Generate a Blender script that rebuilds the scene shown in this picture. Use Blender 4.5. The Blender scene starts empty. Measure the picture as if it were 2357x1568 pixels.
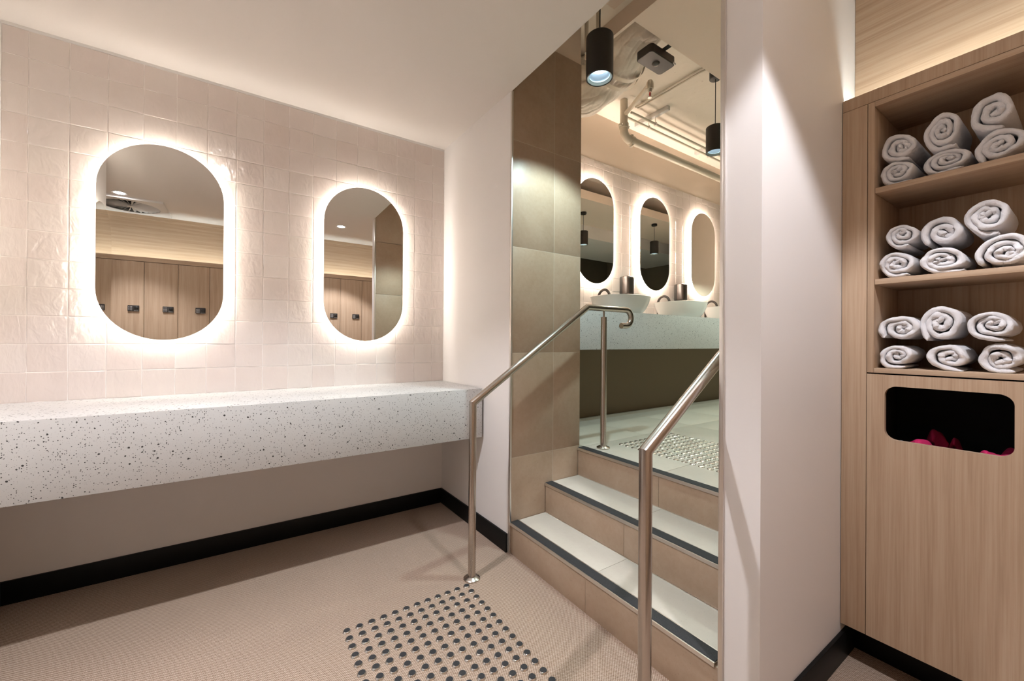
import bpy, bmesh, math, random
from mathutils import Vector, Matrix
random.seed(7)
D = bpy.data
SC = bpy.context.scene
COL = SC.collection
PI = math.pi
IMG_W, IMG_H = 2357, 1568

# ------------------------------------------------------------------ camera
F_PX, YAW, PITCH, ROLL = 919.09, .5908996, .00171812, .00607533
CAM = Vector((-1.22888, -2.76366, 1.2))
fw = Vector((math.sin(YAW)*math.cos(PITCH), math.cos(YAW)*math.cos(PITCH), math.sin(PITCH)))
rt = Vector((math.cos(YAW), -math.sin(YAW), 0)); up = rt.cross(fw)
r2 = rt*math.cos(ROLL)+up*math.sin(ROLL); u2 = up*math.cos(ROLL)-rt*math.sin(ROLL)
cam = D.objects.new('camera', D.cameras.new('camera')); COL.objects.link(cam)
cam.data.sensor_width = 36; cam.data.lens = F_PX/IMG_W*36; cam.data.clip_start = .01
cam.matrix_world = Matrix(((r2.x, u2.x, -fw.x, CAM.x), (r2.y, u2.y, -fw.y, CAM.y), (r2.z, u2.z, -fw.z, CAM.z), (0, 0, 0, 1)))
SC.camera = cam

# ------------------------------------------------------------------ world, exposure
w = D.worlds.new('world'); SC.world = w; w.use_nodes = True
w.node_tree.nodes['Background'].inputs[0].default_value = (.9, .85, .8, 1)
w.node_tree.nodes['Background'].inputs[1].default_value = .05
SC.view_settings.view_transform = 'Standard'; SC.view_settings.look = 'None'
SC.view_settings.gamma = 1; SC.view_settings.use_curve_mapping = False
SC.view_settings.exposure = 0.9
SC.cycles.max_bounces = 8; SC.cycles.diffuse_bounces = 4; SC.cycles.glossy_bounces = 4; SC.cycles.transmission_bounces = 2
# lamp settings (the lamps themselves are made with their fittings below)
HALO_RGB, HALO_LOW, HALO_UP = (1, .93, .84), 27.0, 76.0
DOWN_RGB, DOWN_W = (.91, .91, .97), (78.0, 88.0, 112.0)
PEND_RGB, PEND_W = ((.70, .95, .98), (.84, 1.0, .86), (.84, 1.0, .86), (.84, 1.0, .86)), (43.0, 22.0, 50.0, 50.0)
COVE_RGB, COVE_E = (.84, .97, 1.0), 22.0

# ------------------------------------------------------------------ node helpers
def mat(name):
    m = D.materials.new(name); m.use_nodes = True
    return m, m.node_tree, m.node_tree.nodes['Principled BSDF']
def N(t, kind, **kw):
    n = t.nodes.new(kind)
    for k, v in kw.items():
        if k.startswith('i_'):
            n.inputs[k[2:].replace('_', ' ')].default_value = v
        else: setattr(n, k, v)
    return n
def plain(name, rgb, rough=.5, metal=0, spec=.5, emit=None, es=0):
    m, t, b = mat(name)
    b.inputs['Base Color'].default_value = (*rgb, 1); b.inputs['Roughness'].default_value = rough
    b.inputs['Metallic'].default_value = metal; b.inputs['Specular IOR Level'].default_value = spec
    if emit:
        b.inputs['Emission Color'].default_value = (*emit, 1); b.inputs['Emission Strength'].default_value = es
    return m
def coords(t, scale=(1, 1, 1), rot=(0, 0, 0), rnd=False):
    tc = N(t, 'ShaderNodeTexCoord'); mp = N(t, 'ShaderNodeMapping')
    mp.inputs['Scale'].default_value = scale; mp.inputs['Rotation'].default_value = rot
    if rnd:
        oi = N(t, 'ShaderNodeObjectInfo'); ad = N(t, 'ShaderNodeVectorMath', operation='ADD'); mu = N(t, 'ShaderNodeMath', operation='MULTIPLY')
        mu.inputs[1].default_value = 37.0
        t.links.new(oi.outputs['Random'], mu.inputs[0]); t.links.new(tc.outputs['Object'], ad.inputs[0]); t.links.new(mu.outputs[0], ad.inputs[1])
        t.links.new(ad.outputs[0], mp.inputs['Vector'])
    else: t.links.new(tc.outputs['Object'], mp.inputs['Vector'])
    return mp.outputs[0]
def noise(t, vec, scale, detail=3, rough=.5, dist=0):
    n = N(t, 'ShaderNodeTexNoise'); n.inputs['Scale'].default_value = scale; n.inputs['Detail'].default_value = detail
    n.inputs['Roughness'].default_value = rough; n.inputs['Distortion'].default_value = dist
    if vec is not None: t.links.new(vec, n.inputs['Vector'])
    return n.outputs['Fac']
def ramp(t, fac, stops):
    r = N(t, 'ShaderNodeValToRGB'); e = r.color_ramp.elements
    while len(e) < len(stops): e.new(.5)
    for x, (p, c) in zip(e, stops): x.position = p; x.color = (*c, 1)
    t.links.new(fac, r.inputs[0]); return r.outputs[0]
def bump(t, b, h, strength, dist):
    n = N(t, 'ShaderNodeBump'); n.inputs['Strength'].default_value = strength; n.inputs['Distance'].default_value = dist
    t.links.new(h, n.inputs['Height']); t.links.new(n.outputs[0], b.inputs['Normal']); return n
def mixc(t, fac, a, b_):
    n = N(t, 'ShaderNodeMix', data_type='RGBA')
    if isinstance(fac, float): n.inputs[0].default_value = fac
    else: t.links.new(fac, n.inputs[0])
    for i, v in ((6, a), (7, b_)):
        if isinstance(v, tuple): n.inputs[i].default_value = (*v, 1)
        else: t.links.new(v, n.inputs[i])
    return n.outputs[2]
def mth(t, op, a, b_=None):
    n = N(t, 'ShaderNodeMath', operation=op)
    for i, v in ((0, a), (1, b_)):
        if v is None: continue
        if isinstance(v, (int, float)): n.inputs[i].default_value = v
        else: t.links.new(v, n.inputs[i])
    return n.outputs[0]

# ------------------------------------------------------------------ materials
def paint(name, rgb, rough=.55):
    m, t, b = mat(name); v = coords(t)
    t.links.new(mixc(t, noise(t, v, 1.3, 2), tuple(c*.97 for c in rgb), rgb), b.inputs['Base Color'])
    b.inputs['Roughness'].default_value = rough; bump(t, b, noise(t, v, 260, 2), .04, .002); return m
M_PAINT = paint('white_paint', (.78, .745, .72)); M_CEIL = paint('ceiling_paint', (.74, .69, .645), .7)
M_BEIGE = paint('beige_paint', (.84, .71, .60), .6); M_DARKW = paint('dark_olive_paint', (.14, .12, .085), .5)
M_UNDER = paint('brown_painted_panel', (.21, .15, .088), .6)
def glaze():
    m, t, b = mat('zellige_glaze'); v = coords(t, rnd=True); oi = N(t, 'ShaderNodeObjectInfo')
    c = ramp(t, oi.outputs['Random'], [(0, (.615, .53, .485)), (.35, (.645, .565, .525)), (.7, (.635, .565, .515)), (1, (.665, .595, .555))])
    t.links.new(mixc(t, mth(t, 'MULTIPLY', noise(t, v, 14, 3), .5), c, (.70, .635, .60)), b.inputs['Base Color'])
    b.inputs['Roughness'].default_value = .11; b.inputs['Coat Weight'].default_value = .4; b.inputs['Coat Roughness'].default_value = .06
    vs = coords(t, (1.0, 1.0, .55), rnd=True)
    h = mth(t, 'ADD', mth(t, 'MULTIPLY', noise(t, vs, 26, 2, .5, .6), 1.0), mth(t, 'MULTIPLY', noise(t, vs, 90, 2, .5), .16))
    bump(t, b, h, .38, .006); return m
M_TILE = glaze(); M_GROUT = plain('cream_grout', (.88, .83, .79), .8)
def terrazzo(name, base):
    m, t, b = mat(name); v = coords(t); col = base
    nz = N(t, 'ShaderNodeTexNoise'); nz.inputs['Scale'].default_value = 140; t.links.new(v, nz.inputs['Vector'])
    vm = N(t, 'ShaderNodeVectorMath', operation='MULTIPLY_ADD'); t.links.new(nz.outputs['Color'], vm.inputs[0]); vm.inputs[1].default_value = (.004,)*3; t.links.new(v, vm.inputs[2])
    for sc_, th, keep, cc in ((520, .42, .13, (.25, .24, .23)), (170, .42, .24, (.07, .068, .066)), (82, .40, .34, (.03, .029, .028))):
        vo = N(t, 'ShaderNodeTexVoronoi'); vo.inputs['Scale'].default_value = sc_; t.links.new(vm.outputs[0], vo.inputs['Vector'])
        sep = N(t, 'ShaderNodeSeparateColor'); t.links.new(vo.outputs['Color'], sep.inputs[0])
        size = mth(t, 'MULTIPLY', sep.outputs[1], th)
        ins = mth(t, 'LESS_THAN', vo.outputs['Distance'], size); kp = mth(t, 'LESS_THAN', sep.outputs[0], keep)
        col = mixc(t, mth(t, 'MULTIPLY', ins, kp), col, cc)
    t.links.new(col, b.inputs['Base Color']); b.inputs['Roughness'].default_value = .38; return m
M_TERR = terrazzo('terrazzo', (.56, .552, .54))
def carpet():
    m, t, b = mat('woven_carpet'); tc = N(t, 'ShaderNodeTexCoord'); mp = N(t, 'ShaderNodeMapping'); mp.inputs['Rotation'].default_value = (0, 0, .0)
    t.links.new(tc.outputs['Object'], mp.inputs['Vector']); sx = N(t, 'ShaderNodeSeparateXYZ'); t.links.new(mp.outputs[0], sx.inputs[0])
    k = 2*PI/.0088
    wob = mth(t, 'MULTIPLY', noise(t, mp.outputs[0], 110, 2), 2.6)
    a = mth(t, 'SINE', mth(t, 'ADD', mth(t, 'MULTIPLY', sx.outputs[0], k), wob))
    c = mth(t, 'SINE', mth(t, 'ADD', mth(t, 'MULTIPLY', sx.outputs[1], k), wob))
    ab = mth(t, 'MULTIPLY', a, c); f = mth(t, 'ADD', mth(t, 'ADD', mth(t, 'MULTIPLY', ab, .36), .27), mth(t, 'MULTIPLY', noise(t, mp.outputs[0], 230, 2), .46))
    col = ramp(t, f, [(.08, (.12, .068, .04)), (.35, (.27, .185, .13)), (.65, (.44, .335, .265)), (.95, (.62, .51, .43))])
    big = ramp(t, noise(t, mp.outputs[0], 3.0, 4), [(0, (.90,)*3), (1, (1.0, 1.0, 1.0))])
    mu = N(t, 'ShaderNodeMix', data_type='RGBA', blend_type='MULTIPLY'); mu.inputs[0].default_value = 1
    t.links.new(col, mu.inputs[6]); t.links.new(big, mu.inputs[7]); t.links.new(mu.outputs[2], b.inputs['Base Color'])
    b.inputs['Roughness'].default_value = .95; b.inputs['Specular IOR Level'].default_value = .15
    bump(t, b, f, .6, .0025); return m
M_CARPET = carpet()
def steel(name, rgb, rough, aniso=.0, streak=(1, 1, 400)):
    m, t, b = mat(name); v = coords(t, streak)
    b.inputs['Base Color'].default_value = (*rgb, 1); b.inputs['Metallic'].default_value = 1
    t.links.new(mth(t, 'ADD', mth(t, 'MULTIPLY', noise(t, v, 4, 2), .06), rough-.03), b.inputs['Roughness']); return m
M_STEEL = steel('brushed_steel', (.50, .445, .40), .25, streak=(8, 8, 8)); M_CHROME = steel('polished_steel', (.80, .78, .76), .13)
M_ALU = steel('satin_aluminium', (.74, .70, .66), .34)
def stone(name, dark, mid, light, rough=.42):
    m, t, b = mat(name); v = coords(t, rnd=True)
    f = mth(t, 'ADD', mth(t, 'MULTIPLY', noise(t, v, 3.2, 6, .62, .4), .7), mth(t, 'MULTIPLY', noise(t, v, 45, 4, .6), .3))
    c = ramp(t, f, [(.25, dark), (.5, mid), (.78, light)])
    sp = ramp(t, noise(t, v, 170, 2), [(.27, (.45, .45, .45)), (.33, (1, 1, 1))])
    mu = N(t, 'ShaderNodeMix', data_type='RGBA', blend_type='MULTIPLY'); mu.inputs[0].default_value = .35
    t.links.new(c, mu.inputs[6]); t.links.new(sp, mu.inputs[7]); t.links.new(mu.outputs[2], b.inputs['Base Color'])
    b.inputs['Roughness'].default_value = rough; bump(t, b, f, .08, .004); return m
M_BROWN = stone('brown_stone_tile', (.335, .232, .155), (.395, .288, .203), (.455, .35, .26))
M_PALE = stone('pale_stone_tile', (.475, .43, .365), (.515, .47, .405), (.555, .51, .445))
M_SGROUT = plain('stone_grout', (.54, .46, .37), .85); M_PGROUT = plain('pale_grout', (.42, .39, .33), .85)
def wood(name, axis, dark=(.385, .26, .17), mid=(.48, .345, .235), light=(.555, .42, .30)):
    m, t, b = mat(name); s = [34., 34., 34.]; s['xyz'.index(axis)] = 1.1
    v = coords(t, tuple(s), rnd=True)
    big = [3.2, 3.2, 3.2]; big['xyz'.index(axis)] = .35; vb = coords(t, tuple(big), rnd=True)
    fine = [150.]*3; fine['xyz'.index(axis)] = 3.0; vf = coords(t, tuple(fine), rnd=True)
    cath = N(t, 'ShaderNodeTexWave', wave_type='RINGS', rings_direction='SPHERICAL'); t.links.new(vb, cath.inputs['Vector'])
    cath.inputs['Scale'].default_value = 2.6; cath.inputs['Distortion'].default_value = 6; cath.inputs['Detail'].default_value = 3
    f = mth(t, 'ADD', mth(t, 'ADD', mth(t, 'MULTIPLY', noise(t, v, 1.0, 5, .6, .25), .34), mth(t, 'MULTIPLY', cath.outputs['Fac'], .08)), mth(t, 'MULTIPLY', noise(t, vf, 1, 4, .65), .60))
    t.links.new(ramp(t, f, [(.30, dark), (.5, mid), (.72, light)]), b.inputs['Base Color'])
    b.inputs['Roughness'].default_value = .5; b.inputs['Specular IOR Level'].default_value = .3; bump(t, b, noise(t, vf, 1, 3), .1, .001); return m
M_OAKV = wood('oak_vertical', 'z'); M_OAKY = wood('oak_along', 'y'); M_OAKX = wood('oak_across', 'x')
M_BLACKB = plain('black_skirting', (.004, .004, .004), .5, spec=.25); M_BLACK = plain('black_metal', (.014, .012, .010), .45)
M_BLACKP = plain('black_plastic', (.028, .023, .020), .35); M_BRONZE = plain('dark_bronze', (.05, .037, .03), .38, .0)
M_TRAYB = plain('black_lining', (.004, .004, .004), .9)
M_GRIP = (lambda m, t, b: (t.links.new(ramp(t, noise(t, coords(t), 420, 2), [(.3, (.010, .010, .011)), (.75, (.032, .031, .034))]), b.inputs['Base Color']), b.inputs['Roughness'].__setattr__('default_value', .8), m)[2])(*mat('black_grit'))
M_MIRROR = plain('mirror_silver', (.90, .90, .885), .0, 1)
M_LEDL = plain('led_warm_lower', (1, 1, 1), .5, emit=HALO_RGB, es=HALO_LOW); M_LEDU = plain('led_warm_upper', (1, 1, 1), .5, emit=(1, .84, .69), es=HALO_UP)
M_COVE = plain('led_cove', (1, 1, 1), .5, emit=COVE_RGB, es=COVE_E)
M_LAMP = plain('lamp_face', (1, 1, 1), .5, emit=(1, .96, .97), es=70); M_LENS = plain('pendant_lens', (1, 1, 1), .3, emit=(.75, .9, 1), es=2.5)
M_REFL = plain('pale_reflector', (.42, .50, .57), .3, .3)
M_CER = plain('white_ceramic', (.80, .79, .76), .12); M_WHITEM = plain('white_metal', (.70, .68, .66), .45); M_RED = plain('red_glass', (.5, .02, .02), .1)
M_PIPE = plain('painted_pipe', (.66, .60, .50), .4)
def foil():
    m, t, b = mat('wrinkled_foil'); v = coords(t)
    vo = N(t, 'ShaderNodeTexVoronoi', feature='DISTANCE_TO_EDGE'); vo.inputs['Scale'].default_value = 9; t.links.new(v, vo.inputs['Vector'])
    n = noise(t, v, 12, 4, .55, .3); t.links.new(ramp(t, n, [(.25, (.62, .55, .47)), (.6, (.76, .70, .62))]), b.inputs['Base Color'])
    b.inputs['Roughness'].default_value = .45; bump(t, b, mth(t, 'ADD', mth(t, 'MULTIPLY', n, .5), vo.outputs['Distance']), .45, .03); return m
M_FOIL = foil()
def slab():
    m, t, b = mat('painted_concrete'); v = coords(t)
    sp = ramp(t, noise(t, v, 26, 3, .6), [(.26, (.32, .27, .22)), (.31, (1, 1, 1))])
    mu = N(t, 'ShaderNodeMix', data_type='RGBA', blend_type='MULTIPLY'); mu.inputs[0].default_value = .5; mu.inputs[6].default_value = (.90, .82, .73, 1)
    t.links.new(sp, mu.inputs[7]); t.links.new(mu.outputs[2], b.inputs['Base Color']); b.inputs['Roughness'].default_value = .7
    bump(t, b, noise(t, v, 9, 6), .25, .02); return m
M_SLAB = slab()
def terry():
    m, t, b = mat('white_terry'); v = coords(t, rnd=True)
    b.inputs['Base Color'].default_value = (.93, .915, .93, 1); b.inputs['Roughness'].default_value = 1; b.inputs['Specular IOR Level'].default_value = .1
    b.inputs['Sheen Weight'].default_value = .35
    h = mth(t, 'ADD', mth(t, 'MULTIPLY', noise(t, v, 520, 3, .7), .6), mth(t, 'MULTIPLY', noise(t, v, 60, 3), .6)); bump(t, b, h, 1.0, .005); return m
M_TERRY = terry()
M_PINK = plain('crimson_cloth', (.55, .012, .11), .8); M_GREYC = plain('grey_cloth', (.42, .44, .50), .85)

# ------------------------------------------------------------------ mesh helpers
class MB:
    def __init__(s): s.v = []; s.f = []
    def add(s, vs, fs):
        o = len(s.v); s.v += [tuple(v) for v in vs]; s.f += [tuple(i+o for i in f) for f in fs]; return s
    def box(s, x0, x1, y0, y1, z0, z1):
        x0, x1 = sorted((x0, x1)); y0, y1 = sorted((y0, y1)); z0, z1 = sorted((z0, z1))
        return s.add([(x0, y0, z0), (x1, y0, z0), (x1, y1, z0), (x0, y1, z0), (x0, y0, z1), (x1, y0, z1), (x1, y1, z1), (x0, y1, z1)],
                     [(0, 3, 2, 1), (4, 5, 6, 7), (0, 1, 5, 4), (1, 2, 6, 5), (2, 3, 7, 6), (3, 0, 4, 7)])
    def prism(s, poly, z0, z1):                # counter-clockwise outline in x, y
        n = len(poly)
        return s.add([(x, y, z0) for x, y in poly]+[(x, y, z1) for x, y in poly],
                     [tuple(range(n-1, -1, -1)), tuple(range(n, 2*n))]+[(i, (i+1) % n, n+(i+1) % n, n+i) for i in range(n)])
    def tube(s, pts, r, n=20, caps=True):
        P = [Vector(p) for p in pts]; rings = []; prev = None
        for i, p in enumerate(P):
            d0 = (p-P[i-1]).normalized() if i else None; d1 = (P[i+1]-p).normalized() if i < len(P)-1 else None
            t = (d0+d1).normalized() if d0 and d1 else (d0 or d1)
            if prev is None:
                a = Vector((0, 0, 1)) if abs(t.z) < .9 else Vector((0, 1, 0)); u = t.cross(a).normalized()
            else:
                u = (prev-t*prev.dot(t)).normalized()
            vv = t.cross(u); prev = u; k = 1.0
            rr = r[i] if isinstance(r, (list, tuple)) else r
            ring = []
            for j in range(n):
                an = 2*PI*j/n; off = u*math.cos(an)*rr+vv*math.sin(an)*rr
                if d0 and d1:                       # mitre
                    bis = (d1-d0)
                    if bis.length > 1e-4:
                        bn = bis.normalized(); c_ = max(.35, t.dot(d0)); off = off+bn*off.dot(bn)*(1/c_-1)
                ring.append(p+off)
            rings.append(ring)
        vs = [v for r_ in rings for v in r_]
        fs = [(i*n+j, i*n+(j+1) % n, (i+1)*n+(j+1) % n, (i+1)*n+j) for i in range(len(P)-1) for j in range(n)]
        if caps: fs += [tuple(range(n-1, -1, -1)), tuple((len(P)-1)*n+j for j in range(n))]
        return s.add(vs, fs)
    def lathe(s, prof, c=(0, 0, 0), n=32, cap=True):
        vs = [(c[0]+r*math.cos(2*PI*j/n), c[1]+r*math.sin(2*PI*j/n), c[2]+z) for r, z in prof for j in range(n)]
        fs = [(i*n+j, i*n+(j+1) % n, (i+1)*n+(j+1) % n, (i+1)*n+j) for i in range(len(prof)-1) for j in range(n)]
        if cap: fs += [tuple(range(n-1, -1, -1)), tuple((len(prof)-1)*n+j for j in range(n))]
        return s.add(vs, fs)
    def mesh(s, name, smooth=None, bevel=0):
        me = D.meshes.new(name); me.from_pydata(s.v, [], s.f)
        bm = bmesh.new(); bm.from_mesh(me)
        if bevel: bmesh.ops.bevel(bm, geom=bm.edges[:], offset=bevel, segments=2, affect='EDGES', profile=.5)
        bmesh.ops.recalc_face_normals(bm, faces=bm.faces[:]); bm.to_mesh(me); bm.free()
        if smooth is not None:
            me.polygons.foreach_set('use_smooth', [True]*len(me.polygons)); me.set_sharp_from_angle(angle=smooth)
        return me
    def build(s, name, m, parent=None, smooth=None, bevel=0, kind=None):
        return link(name, s.mesh(name, smooth, bevel), m, parent, kind)
def link(name, me, m=None, parent=None, kind=None, loc=None):
    o = D.objects.new(name, me); COL.objects.link(o)
    if m and me and not me.materials: me.materials.append(m)
    if parent: o.parent = parent
    if kind: o['kind'] = kind
    if loc: o.location = loc
    return o
def tag(o, label, cat, group=None):
    o['label'] = label; o['category'] = cat
    if group: o['group'] = group
    return o
def empty(name, label, cat, loc=(0, 0, 0), group=None):
    o = D.objects.new(name, None); COL.objects.link(o); o.location = loc; o.empty_display_size = .05
    return tag(o, label, cat, group)
def copy_tree(o, parent=None):
    c = o.copy(); COL.objects.link(c); c.parent = parent
    for ch in list(o.children):
        copy_tree(ch, c)
    return c
S = 'structure'
def box(name, m, dims, parent=None, bevel=0, kind=None): return MB().box(*dims).build(name, m, parent, None if not bevel else .6, bevel, kind)

# ------------------------------------------------------------------ room shell, lower level
ZC = 2.62                    # lower ceiling
ZU = .524                    # upper floor
ZT = 3.41                    # upper slab
XL, XP, XCAB = -2.136, .025, .655
Y1, YP0, YP1 = -.88, -2.08, -2.2
YL = -3.36
floor = box('floor', M_CARPET, (-4.2, 1.2, -3.9, .2, -.08, 0), kind=S)
box('ceiling', M_CEIL, (-4.2, XP, -3.9, .2, ZC, ZC+.12), kind=S)
box('ceiling_over_cabinets', M_CEIL, (XP, 1.2, -3.9, YP1, ZC, ZC+.12), kind=S)
wall_back = box('wall_back', M_GROUT, (-2.4, .0, -.0121, .12, .905, ZC+.1), kind=S)
box('wall_back_lower', M_PAINT, (-2.4, .0, .0, .12, 0, .905), kind=S)
MB().prism([(0, .12), (0, 0), (.022, -.872), (.06, -.872), (.06, .12)], 0, ZC).build('wall_side', M_PAINT, kind=S)
box('wall_left', M_PAINT, (XL-.24, XL, -1.733, .12, 0, ZC), kind=S)
box('wall_left_return', M_PAINT, (-4.2, XL-.24, -1.733, -1.6, 0, ZC), kind=S)
box('wall_left_far', M_PAINT, (-4.2, -4.08, -3.9, -1.733, 0, ZC), kind=S)
box('wall_rear', M_PAINT, (-4.2, 1.2, -3.9, -3.8, 0, ZC), kind=S)
def skirting(name, pts): return MB().prism(pts, 0, .106).build(name, M_BLACKB, kind=S, smooth=.5, bevel=.0015)
skirting('baseboard_back', [(XL, -.012), (-.0, -.012), (.0, 0), (XL, 0)])
skirting('baseboard_side', [(-.012, -.010), (.009, -.868), (.022, -.868), (.0, 0), (-.012, 0)])
skirting('baseboard_left', [(XL, -1.733), (XL+.012, -1.733), (XL+.012, -.012), (XL, -.012)])
skirting('baseboard_pier', [(.013, -2.212), (.772, -2.212), (.772, -2.2), (.027, -2.2), (.027, -2.096), (.013, -2.096)])

# glazed tiles: one object per tile, sharing a few wavy meshes
PT = .1308
def tile_mesh(k, sx=PT-.0020, sz=PT-.0020, t=.008, n=5):
    rnd = random.Random(100+k); mb = MB(); vs = []; fs = []
    ph = [rnd.uniform(0, 6) for _ in range(4)]; G = (-.5, -.478, -.2, .2, .478, .5)
    for i in range(n+1):
        for j in range(n+1):
            u, v = G[i], G[j]; edge = i in (0, n) or j in (0, n)
            hgt = .0006*math.sin(7*u+ph[0])*math.cos(6*v+ph[1])+.0004*math.sin(11*v+ph[2]) - (.0007 if edge else 0)
            jx = rnd.uniform(-.0006, .0006) if i in (0, n) else 0; jz = rnd.uniform(-.0006, .0006) if j in (0, n) else 0
            vs.append((u*sx+jx, -t-hgt, v*sz+jz))
    I = lambda i, j: i*(n+1)+j
    fs = [(I(i, j), I(i+1, j), I(i+1, j+1), I(i, j+1)) for i in range(n) for j in range(n)]
    rim = [I(i, 0) for i in range(n+1)]+[I(n, j) for j in range(1, n+1)]+[I(i, n) for i in range(n-1, -1, -1)]+[I(0, j) for j in range(n-1, 0, -1)]
    o = len(vs); vs += [(vs[r][0], .004, vs[r][2]) for r in rim]; m = len(rim)
    fs += [(rim[a], o+a, o+(a+1) % m, rim[(a+1) % m]) for a in range(m)]
    me = mb.add(vs, fs).mesh('glazed_tile', .13); me.materials.append(M_TILE); return me
TM = [tile_mesh(k) for k in range(8)]
def lay_tiles(wall, xs, zs, y, limit=None):
    rnd = random.Random(5)
    for a in range(len(xs)-1):
        for c in range(len(zs)-1):
            x0, x1, z0, z1 = xs[a], xs[a+1], zs[c], zs[c+1]
            o = link('glazed_tile', rnd.choice(TM), parent=wall, loc=((x0+x1)/2, y, (z0+z1)/2))
            o.scale = ((x1-x0)/PT, 1, (z1-z0)/PT)
            o.rotation_euler = (rnd.gauss(0, .0028), 0, rnd.gauss(0, .0028))
xs = [XL+.001]+[-2.055+PT*k for k in range(16)]+[-.002]
zs = [.906]+[2.481-.1307*k for k in range(11, -1, -1)]+[2.606]
lay_tiles(wall_back, xs, zs, -.006)
box('trim_1', M_WHITEM, (-2.136, -.001, -.015, -.006, 2.606, 2.62), kind=S)

# ------------------------------------------------------------------ stair walls and pier
wall_stair = box('wall_stair', M_SGROUT, (.036, .559, -.8794, .0, 0, 2.976), kind=S)
box('wall_stair_upper', M_BEIGE, (.03, .56, -.874, .0, 2.976, ZT), kind=S)
def slab_tile(wall, x0, x1, y0, y1, z0, z1, m=M_BROWN, g=.0012, name='stone_tile', ax='y'):
    d = {'x': (0, g, g), 'y': (g, 0, g), 'z': (g, g, 0)}[ax]
    return box(name, m, (x0+d[0], x1-d[0], y0+d[1], y1-d[1], z0+d[2], z1-d[2]), wall, .0008)
ZR = [-.06, .536, 1.133, 1.74, 2.349, 2.976]
for a, b_ in zip(ZR, ZR[1:]):
    slab_tile(wall_stair, .034, .340, Y1, -.872, a, b_); slab_tile(wall_stair, .340, .561, Y1, -.872, a, b_)
box('trim_2', M_ALU, (.022, .034, -.885, -.872, 0, ZC), kind=S, bevel=.0015)
wall_pier = box('wall_pier', M_PAINT, (.027, 1.2, YP1, -2.092, 0, ZT), kind=S)
for a, b_ in zip(ZR, ZR[1:]):
    for c, d in ((.034, .34), (.34, .94), (.94, 1.2)): slab_tile(wall_pier, c, d, -2.092, YP0, a, b_)
box('trim_3', M_ALU, (.020, .034, -2.094, -2.079, 0, ZC), kind=S, bevel=.0015)

# ------------------------------------------------------------------ staircase
st = empty('staircase', 'three brown stone steps with pale treads and black grip strips', 'stairs', (.3, -1.48, 0))
st_off = Vector((.3, -1.48, 0))
def stp(name, m, dims, parent=None, bevel=0):
    x0, x1, y0, y1, z0, z1 = dims
    return box(name, m, (x0-.3, x1-.3, y0+1.48, y1+1.48, z0, z1), parent or st, bevel)
RX = [.030, .282, .545]; RZ = [0, .174, .349, .524]; YA, YB = -.883, -2.077
stp('core', M_SGROUT, (.042, .56, YB+.004, YA-.004, 0, .160)); stp('core', M_SGROUT, (.294, .56, YB+.004, YA-.004, .160, .335))
for k in range(3):
    x = RX[k]; z0, z1 = RZ[k], RZ[k+1]
    for (ya, yb) in ((YA, -1.48), (-1.48, YB)):
        stp('riser_tile', M_BROWN, (x, x+.012, yb+.0008, ya-.0008, z0+(.002 if k else 0), z1-.012), bevel=.0006)
    xe = RX[k+1] if k < 2 else .60
    if k < 2:
        for (ya, yb) in ((YA, -1.50), (-1.50, YB)): stp('tread_tile', M_PALE, (x+.055, xe+.002, yb+.0008, ya-.0008, z1-.013, z1), bevel=.0006)
        stp('joint_bead', M_ALU, (xe-.005, xe+.001, YB, YA, z1-.002, z1+.004))
    ye = YB+.012 if k == 0 else YB
    MB().add([(a-.3, y+1.48, z) for y in (ye, YA) for a, z in ((x-.006, z1-.014), (x-.006, z1+.001), (x+.057, z1+.001), (x+.057, z1-.003), (x-.002, z1-.003), (x-.002, z1-.014))],
             [(0, 1, 7, 6), (1, 2, 8, 7), (2, 3, 9, 8), (3, 4, 10, 9), (4, 5, 11, 10), (5, 0, 6, 11), (0, 5, 4, 3, 2, 1), (6, 7, 8, 9, 10, 11)]).build('nosing', M_ALU, st)
    stp('grip_strip', M_GRIP, (x, x+.050, ye, YA, z1-.001, z1+.0032), bevel=.0008)

# ------------------------------------------------------------------ upper level shell
floor_up = MB().prism([(.556, .2), (.556, -2.085), (1.16, -2.085), (1.16, -4.6), (6.6, -4.6), (6.6, .2)], ZU-.12, ZU-.004).build('floor_upper', M_PGROUT, kind=S)
fx = [.60, 1.20, 1.80, 2.40, 3.0, 3.6, 4.2, 4.9]; fy = [0.0, -.28, -.88, -1.48, -2.08, -2.68, -3.3]
for i in range(len(fx)-1):
    for j in range(len(fy)-1):
        if fx[i] < 1.2 and fy[j+1] < -2.1: continue
        slab_tile(floor_up, fx[i], fx[i+1], fy[j+1], fy[j], ZU-.012, ZU, M_PALE, name='floor_tile', ax='z')
box('ceiling_upper', M_SLAB, (.0, 6.6, -4.6, .2, ZT, ZT+.12), kind=S)
wall_up = box('wall_upper_back', M_GROUT, (.5, 4.95, -.0021, .12, 1.44, 2.955), kind=S)
box('wall_upper_back_top', M_BEIGE, (.06, 6.6, -.002, .12, 2.955, ZT), kind=S)
box('wall_upper_back_low', M_UNDER, (.5, 6.6, -.17, .12, ZU-.1, 1.139), kind=S)
ux = [1.693+.1316*k for k in range(-6, 18)]; uz = [1.44]+[2.888-.1313*k for k in range(11, -1, -1)]+[2.954]
lay_tiles(wall_up, ux, uz[1:] if uz[1] < 1.45 else uz, .004)
mb = MB()
for a in range(8):
    for c in range(len(uz)-1):
        x0 = ux[-1]+.1316*a; mb.box(x0+.001, x0+.1306, -.004, .006, uz[c]+.001, uz[c+1]-.001)
mb.build('glazed_tile_rest', M_TILE, wall_up, kind='stuff')
box('wall_upper_end', M_BEIGE, (4.95, 5.07, -1.45, .12, ZU-.1, ZT), kind=S)
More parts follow.
